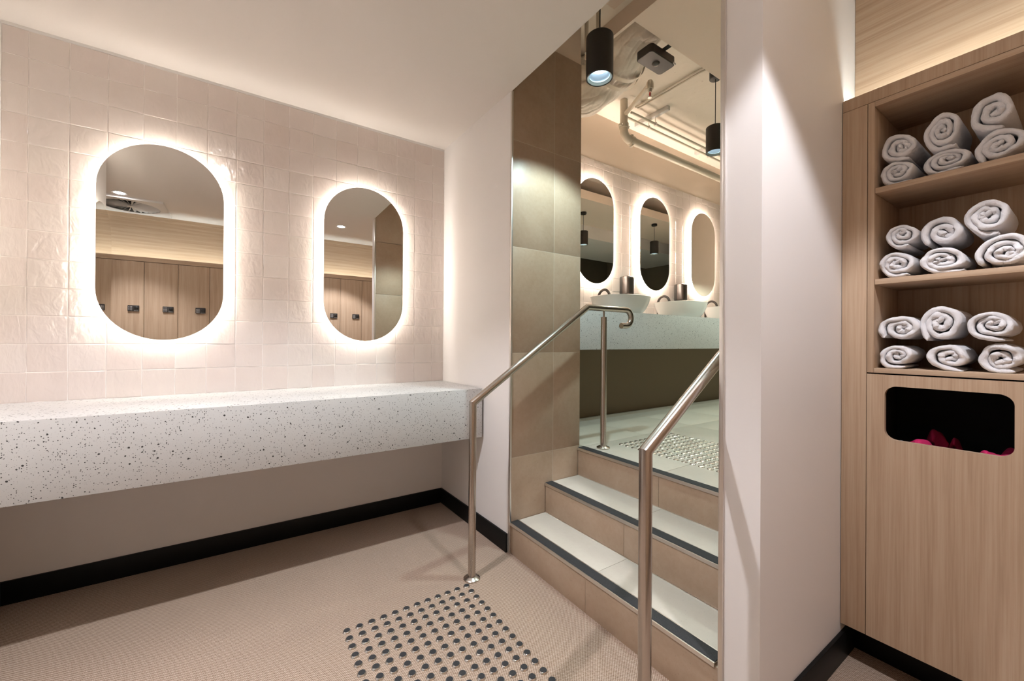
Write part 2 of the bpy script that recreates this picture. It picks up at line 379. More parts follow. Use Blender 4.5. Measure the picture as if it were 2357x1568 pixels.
box('wall_upper_far', M_DARKW, (6.5, 6.6, -4.6, .2, ZU-.1, ZT), kind=S)
box('wall_upper_opposite', M_DARKW, (1.2, 6.6, -4.6, -4.5, ZU-.1, ZT), kind=S)
box('wall_upper_inner', M_BEIGE, (1.14, 1.2, -4.6, YP1, ZU-.1, ZT), kind=S)
box('wall_over_opening', M_BEIGE, (XP-.025, XP-.001, -2.2, -.874, ZC+.001, ZT), kind=S)
box('ceiling_bulkhead', M_BEIGE, (.664, 6.5, -2.079, -1.2, 3.10, 3.215), kind=S)
box('ceiling_beam', M_BEIGE, (.664, .684, -1.2, -.80, 3.10, 3.215), kind=S)
box('ceiling_bulkhead_rear', M_PAINT, (2.3, 6.5, -3.3, -2.079, 2.90, ZT-.001), kind=S)
box('ceiling_panel', M_BEIGE, (.03, .655, -2.07, -1.066, 3.25, 3.28), kind=S)

# ------------------------------------------------------------------ terrazzo benches
def bench(label, x0, x1, zt, cat, yb):
    e = empty('terrazzo_bench', label, cat, ((x0+x1)/2, -.3, zt-.3)); o = e.location
    def b(n, a): return box(n, M_TERR, (a[0]-o.x, a[1]-o.x, a[2]-o.y, a[3]-o.y, a[4]-o.z, a[5]-o.z), e, .0005)
    b('top_slab', (x0, x1, -.5798, yb, zt-.02, zt)); b('front_apron', (x0, x1, -.604, -.580, zt-.30, zt)); b('underside', (x0, x1, -.58, yb, zt-.30, zt-.27))
    return e
bench('long speckled pale terrazzo bench under the two glowing mirrors beside the carpet', XL+.001, .0, .905, 'bench', -.001)
bench('speckled terrazzo vanity counter carrying white basins beyond the steps', .562, 4.94, 1.44, 'counter', .0)

# ------------------------------------------------------------------ mirrors
def pill(w_, h_, y, n=28, inset=0):
    r = w_/2-inset; s_ = h_/2-w_/2
    return [(r*math.cos(a), y, s_+r*math.sin(a)) for a in [PI*i/n for i in range(n+1)]]+[(r*math.cos(a), y, -s_+r*math.sin(a)) for a in [PI+PI*i/n for i in range(n+1)]]
def loft(rings, caps=True):
    n = len(rings[0]); mb = MB(); vs = [v for r in rings for v in r]
    fs = [(i*n+j, i*n+(j+1) % n, (i+1)*n+(j+1) % n, (i+1)*n+j) for i in range(len(rings)-1) for j in range(n)]
    if caps: fs += [tuple(range(n)), tuple((len(rings)-1)*n+j for j in range(n-1, -1, -1))]
    return mb.add(vs, fs)
ME_GLASS = loft([pill(.5, 1, -.038, inset=.001), pill(.5, 1, -.039), pill(.5, 1, -.042), pill(.5, 1, -.043, inset=.001)]).mesh('glass')
ME_BACK = loft([pill(.5, 1, 0, inset=.045), pill(.5, 1, -.038, inset=.045)]).mesh('backing')
ME_LED = loft([pill(.5, 1, -.012, inset=.0445), pill(.5, 1, -.012, inset=.040), pill(.5, 1, -.030, inset=.040), pill(.5, 1, -.030, inset=.0445)], False).mesh('led_strip')
ME_GLASS.materials.append(M_MIRROR); ME_BACK.materials.append(M_WHITEM)
ME_LED_U = ME_LED.copy(); ME_LED.materials.append(M_LEDL); ME_LED_U.materials.append(M_LEDU)
def mirror(label, x, y, zc, led, rz=0, group='backlit pill-shaped mirrors'):
    e = empty('backlit_mirror', label, 'mirror', (x, y, zc), group); e.rotation_euler.z = rz
    link('glass', ME_GLASS, parent=e); link('backing', ME_BACK, parent=e); link('led_strip', led, parent=e)
mirror('larger-looking pill-shaped backlit mirror over bench, farther from the steps', -1.575, -.014, 1.695, ME_LED)
mirror('pill-shaped backlit mirror over bench, nearer the handrail and steps', -.572, -.014, 1.695, ME_LED)
mirror('pill-shaped mirror on the side wall, seen only edge-on in reflection', XL+.001, -1.425, 1.69, ME_LED, PI/2)
mirror('backlit mirror over the vanity, half hidden by the brown tiled stair wall', 1.545, -.004, 2.255, ME_LED_U)
mirror('middle backlit mirror over the vanity, between two soap dispensers', 2.447, -.004, 2.255, ME_LED_U)
mirror('backlit mirror over the vanity, farthest from the steps', 3.370, -.004, 2.255, ME_LED_U)

# ------------------------------------------------------------------ downlights and pendants
def spot(name, loc, power, rgb, size, blend, rad, parent):
    l = D.lights.new(name, 'SPOT'); l.energy = power; l.color = rgb; l.spot_size = size; l.spot_blend = blend; l.shadow_soft_size = rad
    o = D.objects.new(name, l); COL.objects.link(o); o.location = loc; o.parent = parent
ring = MB().lathe([(.040, -.001), (.044, -.004), (.058, -.005), (.060, -.001), (.060, 0), (.040, 0), (.040, -.001)], n=40, cap=False).mesh('trim_ring', .6); ring.materials.append(M_WHITEM)
disc = MB().lathe([(.040, -.0035), (.040, -.0005)], n=40).mesh('lamp_disc'); disc.materials.append(M_LAMP)
for k_, (x, y, lb) in enumerate(((-2.243, -2.698, 'round recessed ceiling downlight beside the square air diffuser'), (-.231, -2.684, 'round recessed ceiling downlight in front of the towel cabinet'), (-1.42, -1.36, 'round recessed ceiling downlight above the middle of the carpet'))):
    e = empty('downlight', lb, 'downlight', (x, y, ZC), 'recessed ceiling downlights')
    link('trim_ring', ring, parent=e); link('lamp_disc', disc, parent=e)
    spot('downlight_beam', (0, 0, -.008), DOWN_W[k_], DOWN_RGB, math.radians((90, 92, 104)[k_]), (.6, .28, .4)[k_], .03, e)
def pendant(label, x, y, zb, zt, ztop, canopy, lamp):
    e = empty('pendant_light', label, 'pendant light', (x, y, zb), 'black cylinder pendants'); h = zt-zb; R = .067
    MB().lathe([(R-.008, .0), (R-.003, -.002), (R, .001), (R, h-.004), (R-.004, h), (.012, h+.001), (.006, h+.012), (.006, h), (R-.016, h-.006), (R-.016, .09), (R-.016, .012), (R-.008, 0)], n=40, cap=False).build('housing', M_BLACK, e, .6)
    MB().lathe([(.038, .046), (.050, .012), (.0505, .012), (.040, .048)], n=40, cap=False).build('reflector', M_REFL, e, .6)
    MB().lathe([(.038, .046), (.038, .052)], n=36).build('lens', M_LENS, e)
    MB().tube([(0, 0, h), (.001, 0, (ztop-zb+h)/2), (0, 0, ztop-zb)], .0032, 8).build('cable', M_BLACK, e, .6)
    if canopy: MB().lathe([(.040, ztop-zb-canopy), (.044, ztop-zb-canopy+.004), (.044, ztop-zb)], n=32).build('canopy', M_BLACK, e, .6)
    spot('pendant_beam', (0, 0, .036), PEND_W[lamp], PEND_RGB[lamp], math.radians(120), .35, .025, e)
pendant('large black cylinder pendant lamp hanging over the steps', .242, -1.344, 2.52, 2.727, ZT, .03, 0)
pendant('black cylinder pendant lamp partly hidden by the white pier', 1.838, -1.043, 2.694, 2.893, ZT, .14, 1)
pendant('black cylinder pendant lamp reflected in the half hidden vanity mirror', 2.90, -1.62, 2.62, 2.82, 3.10, .03, 2)
pendant('black cylinder pendant lamp reflected in the middle vanity mirror', 4.25, -1.40, 2.62, 2.82, 3.10, .03, 3)

# ------------------------------------------------------------------ handrails
RZT = 1.412
hr = empty('handrail', 'brushed steel handrail with curled end beside the brown tiled wall', 'handrail', (-.268, -.98, 0), 'stair handrails')
curl = [(.876+.268+.053*math.sin(a), 0, RZT-.053+.053*math.cos(a)) for a in [PI*i/14 for i in range(15)]]
MB().tube([(0, 0, .006), (0, 0, .886), (.793, 0, RZT)]+curl+[(.834+.268, 0, RZT-.106)], .019, 28).build('rail', M_STEEL, hr, .55)
def flange(z): return MB().lathe([(.041, z), (.0415, z+.006), (.038, z+.009), (.022, z+.016), (.0193, z+.016)], n=40)
flange(0).build('base_flange', M_STEEL, hr, .4)
for o_ in (flange(ZU),):
    f_ = o_; f_.v = [(x+.938, y, z) for x, y, z in f_.v]; f_.build('base_flange', M_STEEL, hr, .4)
post = MB().tube([(.938, 0, ZU+.004), (.938, 0, 1.357)], .019, 28).build('post', M_STEEL, hr, .55)
MB().tube([(.938, 0, 1.35), (.938, 0, 1.395)], .006, 12).build('pin', M_STEEL, post, .55)
h2 = copy_tree(hr); h2.location = (-.268, -2.025, 0); h2['label'] = 'brushed steel handrail standing in front of the white pier'

# ------------------------------------------------------------------ tactile studs
def pad(name, label, x0, sx, y0, nx, ny, z, capped):
    e = empty(name, label, 'tactile studs', (x0, y0, z))
    if capped:
        a = MB().lathe([(.0175, 0), (.0172, .001), (.0130, .0052), (.0124, .0052), (.0124, .0040)], n=20).mesh('stud', .5); a.materials.append(M_CHROME)
        c = MB().lathe([(.0123, .003), (.0123, .0057), (.0116, .0060)], n=16).mesh('grip_insert'); c.materials.append(M_GRIP)
    else:
        a = MB().lathe([(.0175, 0), (.0172, .001), (.014, .004), (.009, .0058), (.003, .0063)], n=20).mesh('stud', 1.2); a.materials.append(M_CHROME)
    for i in range(nx):
        for j in range(ny):
            o = link('stud', a, parent=e, loc=(sx*.0502*i, -.0502*j, 0))
            if capped: link('grip_insert', c, parent=o)
pad('tactile_stud_pad', 'grid of steel tactile studs with black centres on the carpet', -.318, -1, -1.021, 12, 20, 0, True)
pad('tactile_stud_pad', 'grid of domed steel tactile studs on pale tiles above the steps', .838, 1, -.985, 12, 20, ZU, False)

# ------------------------------------------------------------------ towel cabinet
cb = empty('towel_cabinet', 'tall oak cabinet with open towel shelves and a slotted lower door', 'cabinet', (XCAB, -2.6, 0)); co = cb.location
def cp(name, m, d, parent=None, bevel=.0008):
    return box(name, m, (d[0]-co.x, d[1]-co.x, d[2]-co.y, d[3]-co.y, d[4], d[5]), parent or cb, bevel)
YE = -2.98; XB = .955
cp('filler_panel', M_OAKV, (XCAB, XCAB+.02, -2.2745, YP1-.002, .14, 2.0725))
cp('top_rail', M_OAKV, (XCAB, XCAB+.022, YE-.38, YP1-.002, 2.074, 2.117)); cp('top_board', M_OAKY, (XCAB+.0222, .80, YE-.38, YP1-.002, 2.0728, 2.0757))
cp('side_board', M_OAKV, (XCAB, XB, -2.295, -2.2765, 1.0945, 2.0725)); cp('side_board', M_OAKV, (XCAB, XB, YE, YE+.018, 1.0945, 2.0725))
cp('upper_board', M_OAKY, (XCAB, XB, YE+.018, -2.2955, 2.054, 2.0725)); cp('bottom_board', M_OAKY, (XCAB, XB, YE+.018, -2.2955, 1.0945, 1.111))
cp('back_board', M_OAKV, (XB, XB+.012, YE, -2.277, 1.09, 2.07))
for z in (1.741, 1.412): cp('shelf', M_OAKY, (XCAB+.004, XB-.001, YE+.019, -2.296, z, z+.0195))
cp('end_panel', M_OAKV, (XCAB, XCAB+.02, YL, YE-.002, .14, 2.0725))
cp('plinth', M_BLACKB, (.778, .80, YL, YP1-.002, 0, .139)); cp('base_board', M_OAKY, (XCAB+.02, XB, YE, YP1-.002, .141, .159))
# door with a rounded slot
def rrect(y0, y1, z0, z1, r, n=8):
    pts = []
    for cy, cz, a0 in ((y1-r, z1-r, 0), (y0+r, z1-r, PI/2), (y0+r, z0+r, PI), (y1-r, z0+r, 1.5*PI)):
        pts += [(cy+r*math.cos(a0+PI/2*i/n), cz+r*math.sin(a0+PI/2*i/n)) for i in range(n+1)]
    return pts
hole = rrect(-2.6125, -2.325, .862, 1.050, .032); DY0, DY1, DZ0, DZ1 = YE, -2.2765, .14, 1.0895
def outer(p):
    cy, cz = -2.469, .956; dy, dz = p[0]-cy, p[1]-cz; ks = []
    if dy > 1e-6: ks.append((DY1-cy)/dy)
    if dy < -1e-6: ks.append((DY0-cy)/dy)
    if dz > 1e-6: ks.append((DZ1-cz)/dz)
    if dz < -1e-6: ks.append((DZ0-cz)/dz)
    k = min(ks); return (cy+dy*k, cz+dz*k)
nh = len(hole); crn = [(DY1, DZ1), (DY0, DZ1), (DY0, DZ0), (DY1, DZ0)]
out = [outer(p) for p in hole]
for c_ in crn:                                            # snap the nearest ray to each corner
    i = min(range(nh), key=lambda q: (out[q][0]-c_[0])**2+(out[q][1]-c_[1])**2); out[i] = c_
vs = []
for x in (XCAB, XCAB+.018):
    vs += [(x-co.x, y-co.y, z) for y, z in hole]+[(x-co.x, y-co.y, z) for y, z in out]
fs = []
for i in range(nh):
    j = (i+1) % nh; A, B_ = 0, 2*nh
    fs += [(A+i, A+j, A+nh+j, A+nh+i), (B_+i, B_+nh+i, B_+nh+j, B_+j), (A+i, B_+i, B_+j, A+j), (A+nh+i, A+nh+j, B_+nh+j, B_+nh+i)]
MB().add(vs, fs).build('door', M_OAKV, cb)
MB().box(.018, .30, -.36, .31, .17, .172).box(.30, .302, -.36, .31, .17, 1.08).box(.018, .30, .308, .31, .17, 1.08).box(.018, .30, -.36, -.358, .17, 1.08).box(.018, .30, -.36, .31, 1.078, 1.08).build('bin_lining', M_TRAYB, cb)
def cloth(name, label, y, z, x, ry, rz, m1, m2, seed):
    rnd = random.Random(seed); e = empty(name, label, 'clothing', (x, y, z), 'garments in the slot')
    for k, (m, dy, dz, s_) in enumerate(((m1, 0, 0, 1), (m2, (-.045 if seed % 2 else .05), -.008, .62))):
        n, q = 18, 12; vs = []; ph = rnd.uniform(0, 6)
        for i in range(n+1):
            for j in range(q):
                u = i/n; a = 2*PI*j/q; rr = math.sin(PI*min(max(u, .02), .98))**.6
                wv = 1+.22*math.sin(9*u+ph+2*a)+.12*math.sin(3*a+ph)
                vs.append((.045*s_*rr*math.cos(a)*wv, dy+(u-.5)*2*ry*s_, dz+rz*s_*rr*math.sin(a)*wv+.012*math.sin(7*u+ph)))
        fs = [(i*q+j, i*q+(j+1) % q, (i+1)*q+(j+1) % q, (i+1)*q+j) for i in range(n) for j in range(q)]+[tuple(range(q)), tuple(n*q+j for j in range(q))]
        MB().add(vs, fs).build('fold' if k == 0 else 'lining', m, e, 1.2)
cloth('garment', 'crimson and grey garment in the slot, nearer the filler panel', -2.392, .838, .725, .045, .024, M_PINK, M_GREYC, 2)
cloth('garment', 'crimson and grey garment in the slot, farther from the filler panel', -2.578, .838, .725, .040, .026, M_PINK, M_GREYC, 3)
for (x, y, z, ry, rz, r_, m, lb) in ((.86, -2.42, .88, .03, .04, .5, M_PINK, 'dim crimson cloth bundle deep in the slot, nearer the filler panel'), (.86, -2.60, .86, .04, .03, .2, M_PINK, 'dim crimson cloth bundle deep in the slot, far from the filler panel')):
    cloth('cloth_bundle', lb, y, z-.035, x, ry, rz*.8, m, m, 5)
box('wall_timber_panel', M_OAKY, (.79, 1.14, -3.8, YP1-.001, 2.0759, 2.575), kind=S)
box('trim_4', M_OAKV, (.775, 1.14, -3.8, YP1-.001, 2.575, ZC), kind=S)
tag(box('cove_light', M_COVE, (.679, .695, -3.34, YP1-.012, 2.0758, 2.082)), 'strip light hidden on top of the towel cabinet', 'strip light')

# ------------------------------------------------------------------ rolled towels
def towel(label, y, z, ry, rz, seed, x=.672):
    rnd = random.Random(seed); turns = rnd.choice((2.0, 2.5, 2.7, 2.3)); n = int(44*turns); R = 1.0
    t = R/(turns+1.0)*1.02; rin = t*.32; th_end = -PI/2 if rnd.random() < .75 else PI*1.15
    ph = [rnd.uniform(0, 6) for _ in range(4)]
    cen = []
    for i in range(n+1):
        u = i/n; th = th_end-(1-u)*2*PI*turns; r = rin+(R-t*.5-rin)*u
        wob = (1+.06*math.sin(2*th+ph[0])+.035*math.sin(3*th+ph[1])+.02*math.sin(5*th+ph[2]))*(1+.03*math.sin(7*th+ph[3]+9*u)*(1-u))
        cx, cz = r*wob*math.cos(th), r*wob*math.sin(th)
        sk = (1-u)*.16; cx += sk*math.sin(ph[2]); cz += sk*math.cos(ph[2])-.04
        cen.append((cx, cz))
    c0 = cen[0]; dd = (c0[0]-cen[10][0], c0[1]-cen[10][1]); l0 = math.hypot(*dd); cen = [(c0[0]+dd[0]/l0*t*q_, c0[1]+dd[1]/l0*t*q_) for q_ in (.75, .5, .25)]+cen
    tail = rnd.uniform(.25, .75)
    lx, lz = cen[-1]; px_, pz_ = cen[-2]; dx, dz = lx-px_, lz-pz_; L = math.hypot(dx, dz); dx /= L; dz /= L
    for k in range(1, 6): cen.append((lx+dx*tail*k/5, lz+dz*tail*k/5+.10*(k/5)**2*rnd.uniform(.2, 1)))
    m = len(cen); nor = []
    for i in range(m):
        a, b_ = cen[max(0, i-1)], cen[min(m-1, i+1)]; ex, ez = b_[0]-a[0], b_[1]-a[1]; l_ = math.hypot(ex, ez) or 1; nor.append((-ez/l_, ex/l_))
    depth = rnd.uniform(.19, .23); bul = [rnd.uniform(-.5, .5)*.034 for _ in range(m)]
    for _ in range(5): bul = [(bul[max(0, i-1)]+bul[i]+bul[min(m-1, i+1)])/3 for i in range(m)]
    core = rnd.uniform(-.008, .010)
    vs = []; prof = ((0, .22), (.0014, .52), (.0042, .78), (.008, .93), (.015, 1.0), (.05, 1.0), (.12, 1.0), (depth, .96)); tm = []
    for q, (xo, k) in enumerate(prof):
        for side in (1, -1):
            for i in range(m):
                e_ = 1.0
                if i < 2: e_ = (.6, .9)[i]
                if i > m-4: e_ = (.85, .65, .3)[i-(m-3)]
                thk = t*.5*k*e_*(1+.10*math.sin(.53*i+ph[3])+(.14*math.sin(1.37*i+ph[1])+.10*math.sin(.71*i+ph[0]) if q < 3 else 0))
                cx = cen[i][0]+side*nor[i][0]*thk; cz = cen[i][1]+side*nor[i][1]*thk
                cz = max(cz, -1.0) if cz < -1 else cz
                fall = max(0, 1-xo/.06); jit = .0005
                vs.append((x+xo+(bul[i]+core*(1-i/m))*fall+rnd.uniform(-jit, jit)-.672, -cx*ry+rnd.uniform(-jit, jit), cz*rz+rnd.uniform(-jit, jit)))
    W2 = 2*m; fs = []
    for q in range(len(prof)-1):
        for i in range(m-1):
            for s_ in (0, 1):
                a = q*W2+s_*m+i; fs.append((a, a+1, a+W2+1, a+W2))
        for i in (0, m-1):
            a = q*W2+i; fs.append((a, a+m, a+m+W2, a+W2))
    for q in (0, len(prof)-1):
        for i in range(m-1): a = q*W2+i; fs.append((a, a+1, a+m+1, a+m))
    me = MB().add(vs, fs).mesh('rolled_towel', 1.4); me.materials.append(M_TERRY)
    o = link('rolled_towel', me, loc=(.672, y, z)); tag(o, label, 'towel', 'rolled white towels'); return o
SH = (1.7605, 1.4315, 1.111)
TW = [('top', SH[0], [(-2.354, 1.897, .054, .053), (-2.462, 1.905, .050, .066), (-2.565, 1.922, .055, .060), (-2.353, 0, .055, .043), (-2.469, 0, .060, .043), (-2.586, 0, .060, .050)]),
      ('middle', SH[1], [(-2.366, 1.578, .048, .046), (-2.460, 1.575, .054, .055), (-2.561, 1.596, .057, .060), (-2.353, 0, .054, .050), (-2.466, 0, .064, .046), (-2.590, 0, .058, .055)]),
      ('bottom', SH[2], [(-2.356, 1.254, .056, .052), (-2.458, 1.266, .057, .066), (-2.565, 1.258, .054, .050), (-2.349, 0, .052, .044), (-2.472, 0, .056, .047), (-2.584, 0, .055, .050)])]
POS = ('upper row, beside the filler panel', 'upper row, middle of three', 'upper row, farthest from filler panel', 'lower row, beside the filler panel', 'lower row, middle of three', 'lower row, farthest from filler panel')
sd = 11
for nm, z0, rows in TW:
    for (y, z, ry, rz), ps in zip(rows, POS):
        sd += 1; towel('rolled white towel on %s shelf, %s' % (nm, ps), y, z or z0+rz*1.02, ry, rz, sd, .672+random.uniform(0, .02))

# ------------------------------------------------------------------ lockers behind the camera (seen in the mirrors)
def locker():
    e = empty('locker', '', 'locker', (0, YL, 0), 'oak lockers facing the mirrors')
    box('body', M_OAKV, (.001, .292, -.40, -.021, .14, 2.064), e)
    d = box('door', M_OAKV, (.0018, .2912, -.019, 0, .145, 2.062), e, .0008)
    lk = box('keypad_lock', M_BLACKP, (.160, .255, 0, .016, 1.506, 1.572), d, .004)
    mb = MB()
    for i in range(3):
        for j in range(4): mb.box(.168+.012*i, .174+.012*i, .0155, .0172, 1.516+.0125*j, 1.521+.0125*j)
    mb.box(.212, .250, .0155, .0165, 1.511, 1.514); return e, lk, mb
e0, lk0, mbk = locker(); mbk.build('keys', M_WHITEM, lk0)
k0 = MB().lathe([(.016, 0), (.016, .012), (.012, .014)], n=24).build('turn_knob', M_BLACK, lk0, .6); k0.rotation_euler.x = -PI/2; k0.location = (.232, .016, 1.545)
ORD = ('first', 'second', 'third', 'fourth', 'fifth', 'sixth', 'seventh', 'eighth', 'ninth', 'tenth', 'eleventh', 'twelfth')
for i, k in enumerate(range(8, -4, -1)):
    o = e0 if i == 0 else copy_tree(e0)
    o.location = (-2.162+.2932*k, YL, 0); o['label'] = 'pale oak locker with black keypad, %s from the towel cabinet end' % ORD[i]
box('trim_5', M_OAKX, (-4.05, XCAB-.001, YL-.022, YL, 2.067, 2.117), kind=S); box('trim_6', M_OAKX, (-4.05, XCAB, YL-.40, YL-.0222, 2.0670, 2.0757), kind=S)
box('baseboard_lockers', M_BLACKB, (-4.05, XCAB, YL-.4, YL-.06, 0, .139), kind=S)
box('trim_7', M_OAKV, (.478, XCAB-.001, YL-.02, YL, .14, 2.066), kind=S)
box('wall_timber_rear', M_OAKX, (-4.08, .79, -3.8, YL-.16, 2.0759, 2.575), kind=S); box('trim_8', M_OAKX, (-4.08, .775, -3.8, YL-.145, 2.575, ZC), kind=S)
tag(box('cove_light', M_COVE, (-4.0, .64, YL-.040, YL-.024, 2.0758, 2.082)), 'strip light hidden on top of the lockers', 'strip light')
# air diffuser
df = empty('air_diffuser', 'square white swirl air diffuser in the ceiling above the lockers', 'air vent', (-2.23, -3.10, ZC))
mb = MB(); n = 32
sq = []
for i in range(n):
    a = 2*PI*i/n+PI/4; c_, s_ = math.cos(a), math.sin(a); k = .298/max(abs(c_), abs(s_)); sq.append((c_*k, s_*k))
vs = [(x, y, -.022) for x, y in sq]+[(.235*math.cos(2*PI*i/n+PI/4), .235*math.sin(2*PI*i/n+PI/4), -.022) for i in range(n)]+[(x, y, 0) for x, y in sq]
mb.add(vs, [(i, (i+1) % n, n+(i+1) % n, n+i) for i in range(n)]+[(i, 2*n+i, 2*n+(i+1) % n, (i+1) % n) for i in range(n)]).build('face_plate', M_WHITEM, df)
MB().lathe([(.236, -.002), (.236, -.0005)], n=40).build('dark_throat', M_TRAYB, df)
vane = MB().add([(.03, -.002, -.022), (.235, -.010, -.022), (.235, .008, -.003), (.03, .003, -.004), (.03, -.002, -.021), (.235, -.010, -.021), (.235, .008, -.002), (.03, .003, -.003)], [(0, 1, 2, 3), (7, 6, 5, 4), (0, 4, 5, 1), (1, 5, 6, 2), (2, 6, 7, 3), (3, 7, 4, 0)]).mesh('vane'); vane.materials.append(M_WHITEM)
for i in range(28): link('vane', vane, parent=df).rotation_euler.z = 2*PI*i/28
MB().lathe([(.030, -.023), (.030, -.001)], n=24).build('hub', M_WHITEM, df)

# ------------------------------------------------------------------ vanity: basins, taps, dispensers
def sup(a, b_, z, n=44, p=2.5, y0=0):
    o = []
    for i in range(n):
        t_ = 2*PI*i/n; c_, s_ = math.cos(t_), math.sin(t_)
        o.append((a*math.copysign(abs(c_)**(2/p), c_), y0+b_*math.copysign(abs(s_)**(2/p), s_), z))
    return o
ME_BASIN = loft([sup(.165, .140, 0), sup(.185, .160, .004), sup(.222, .192, .05), sup(.248, .212, .10), sup(.262, .224, .150), sup(.263, .225, .156), sup(.257, .219, .158), sup(.252, .214, .154), sup(.235, .20, .09), sup(.18, .15, .03), sup(.05, .045, .018)]).mesh('basin', .9)
ME_BASIN.materials.append(M_CER)
ME_TAP = MB().tube([(0, 0, 0), (0, 0, .17)]+[(0, -.07+.07*math.cos(a), .17+.075*math.sin(a)) for a in [PI*i/14 for i in range(1, 15)]]+[(0, -.14, .155)], .0125, 18).mesh('spout', .7); ME_TAP.materials.append(M_BRONZE)
ME_TAPB = MB().lathe([(.026, 0), (.026, .006), (.016, .008)], n=28).mesh('tap_base', .5); ME_TAPB.materials.append(M_BRONZE)
for x, w_ in ((1.555, 'partly behind the curled handrail end'), (2.455, 'in the middle of the vanity'), (3.365, 'cut off by the white pier')):
    o = tag(link('basin', ME_BASIN, loc=(x, -.345, 1.4405)), 'white oval vessel basin %s' % w_, 'basin', 'vessel basins')
    MB().lathe([(.022, .0185), (.022, .021), (.018, .0215)], n=24).build('drain', M_CHROME, o, .5)
    e = empty('tap', 'dark arched tap behind the basin %s' % w_, 'tap', (x+.005, -.075, 1.4405), 'dark arched taps')
    link('spout', ME_TAP, parent=e); link('tap_base', ME_TAPB, parent=e)
def disp(x, lb):
    e = empty('soap_dispenser', lb, 'soap dispenser', (x, -.004, 1.665), 'wall soap dispensers')
    loft([[(u[0], -.002, u[1]) for u in rrect(-.056, .056, 0, .198, .022)], [(u[0], -.030, u[1]) for u in rrect(-.056, .056, 0, .198, .022)], [(u[0], -.034, u[1]) for u in rrect(-.053, .053, .003, .195, .02)]]).build('back_plate', M_BLACK, e, .6)
    loft([[(u[0], -.034, u[1]) for u in rrect(-.052, .052, .006, .20, .016)], [(u[0], -.085, u[1]) for u in rrect(-.052, .052, .006, .20, .02)], [(u[0], -.104, u[1]) for u in rrect(-.042, .042, .010, .19, .02)], [(u[0], -.110, u[1]) for u in rrect(-.028, .028, .02, .175, .018)]]).build('cover', M_BRONZE, e, .9)
    box('window', M_CHROME, (.046, .0535, -.07, -.06, .03, .10), e); box('nozzle', M_BLACK, (-.012, .012, -.09, -.066, -.008, .007), e, .002)
disp(1.99, 'dark wall soap dispenser above the basin by the handrail end'); disp(2.905, 'dark wall soap dispenser above the middle basin')

# ------------------------------------------------------------------ upper ceiling services
bx = empty('emergency_light', 'flat black emergency light box hanging under the upper ceiling', 'emergency light', (1.03, -1.09, 3.05))
b_ = [[(u[0], u[1], 0) for u in rrect(-.123, .123, -.060, .060, .022)], [(u[0], u[1], .004) for u in rrect(-.127, .127, -.064, .064, .026)], [(u[0], u[1], .052) for u in rrect(-.127, .127, -.064, .064, .026)], [(u[0], u[1], .056) for u in rrect(-.12, .12, -.058, .058, .022)]]
loft(b_).build('case', M_BLACKP, bx, .6)
MB().lathe([(.026, .002), (.024, -.006), (.015, -.013), (.004, -.015)], n=28).build('lens_dome', plain('dark_lens', (.10, .09, .08), .1), bx, .9)
box('clip', M_WHITEM, (.096, .124, -.066, -.060, .002, .012), bx)
MB().box(-.015, .015, -.110, -.106, .052, .075).box(-.015, .015, -.106, -.02, .052, .058).build('bracket', M_BLACK, bx)
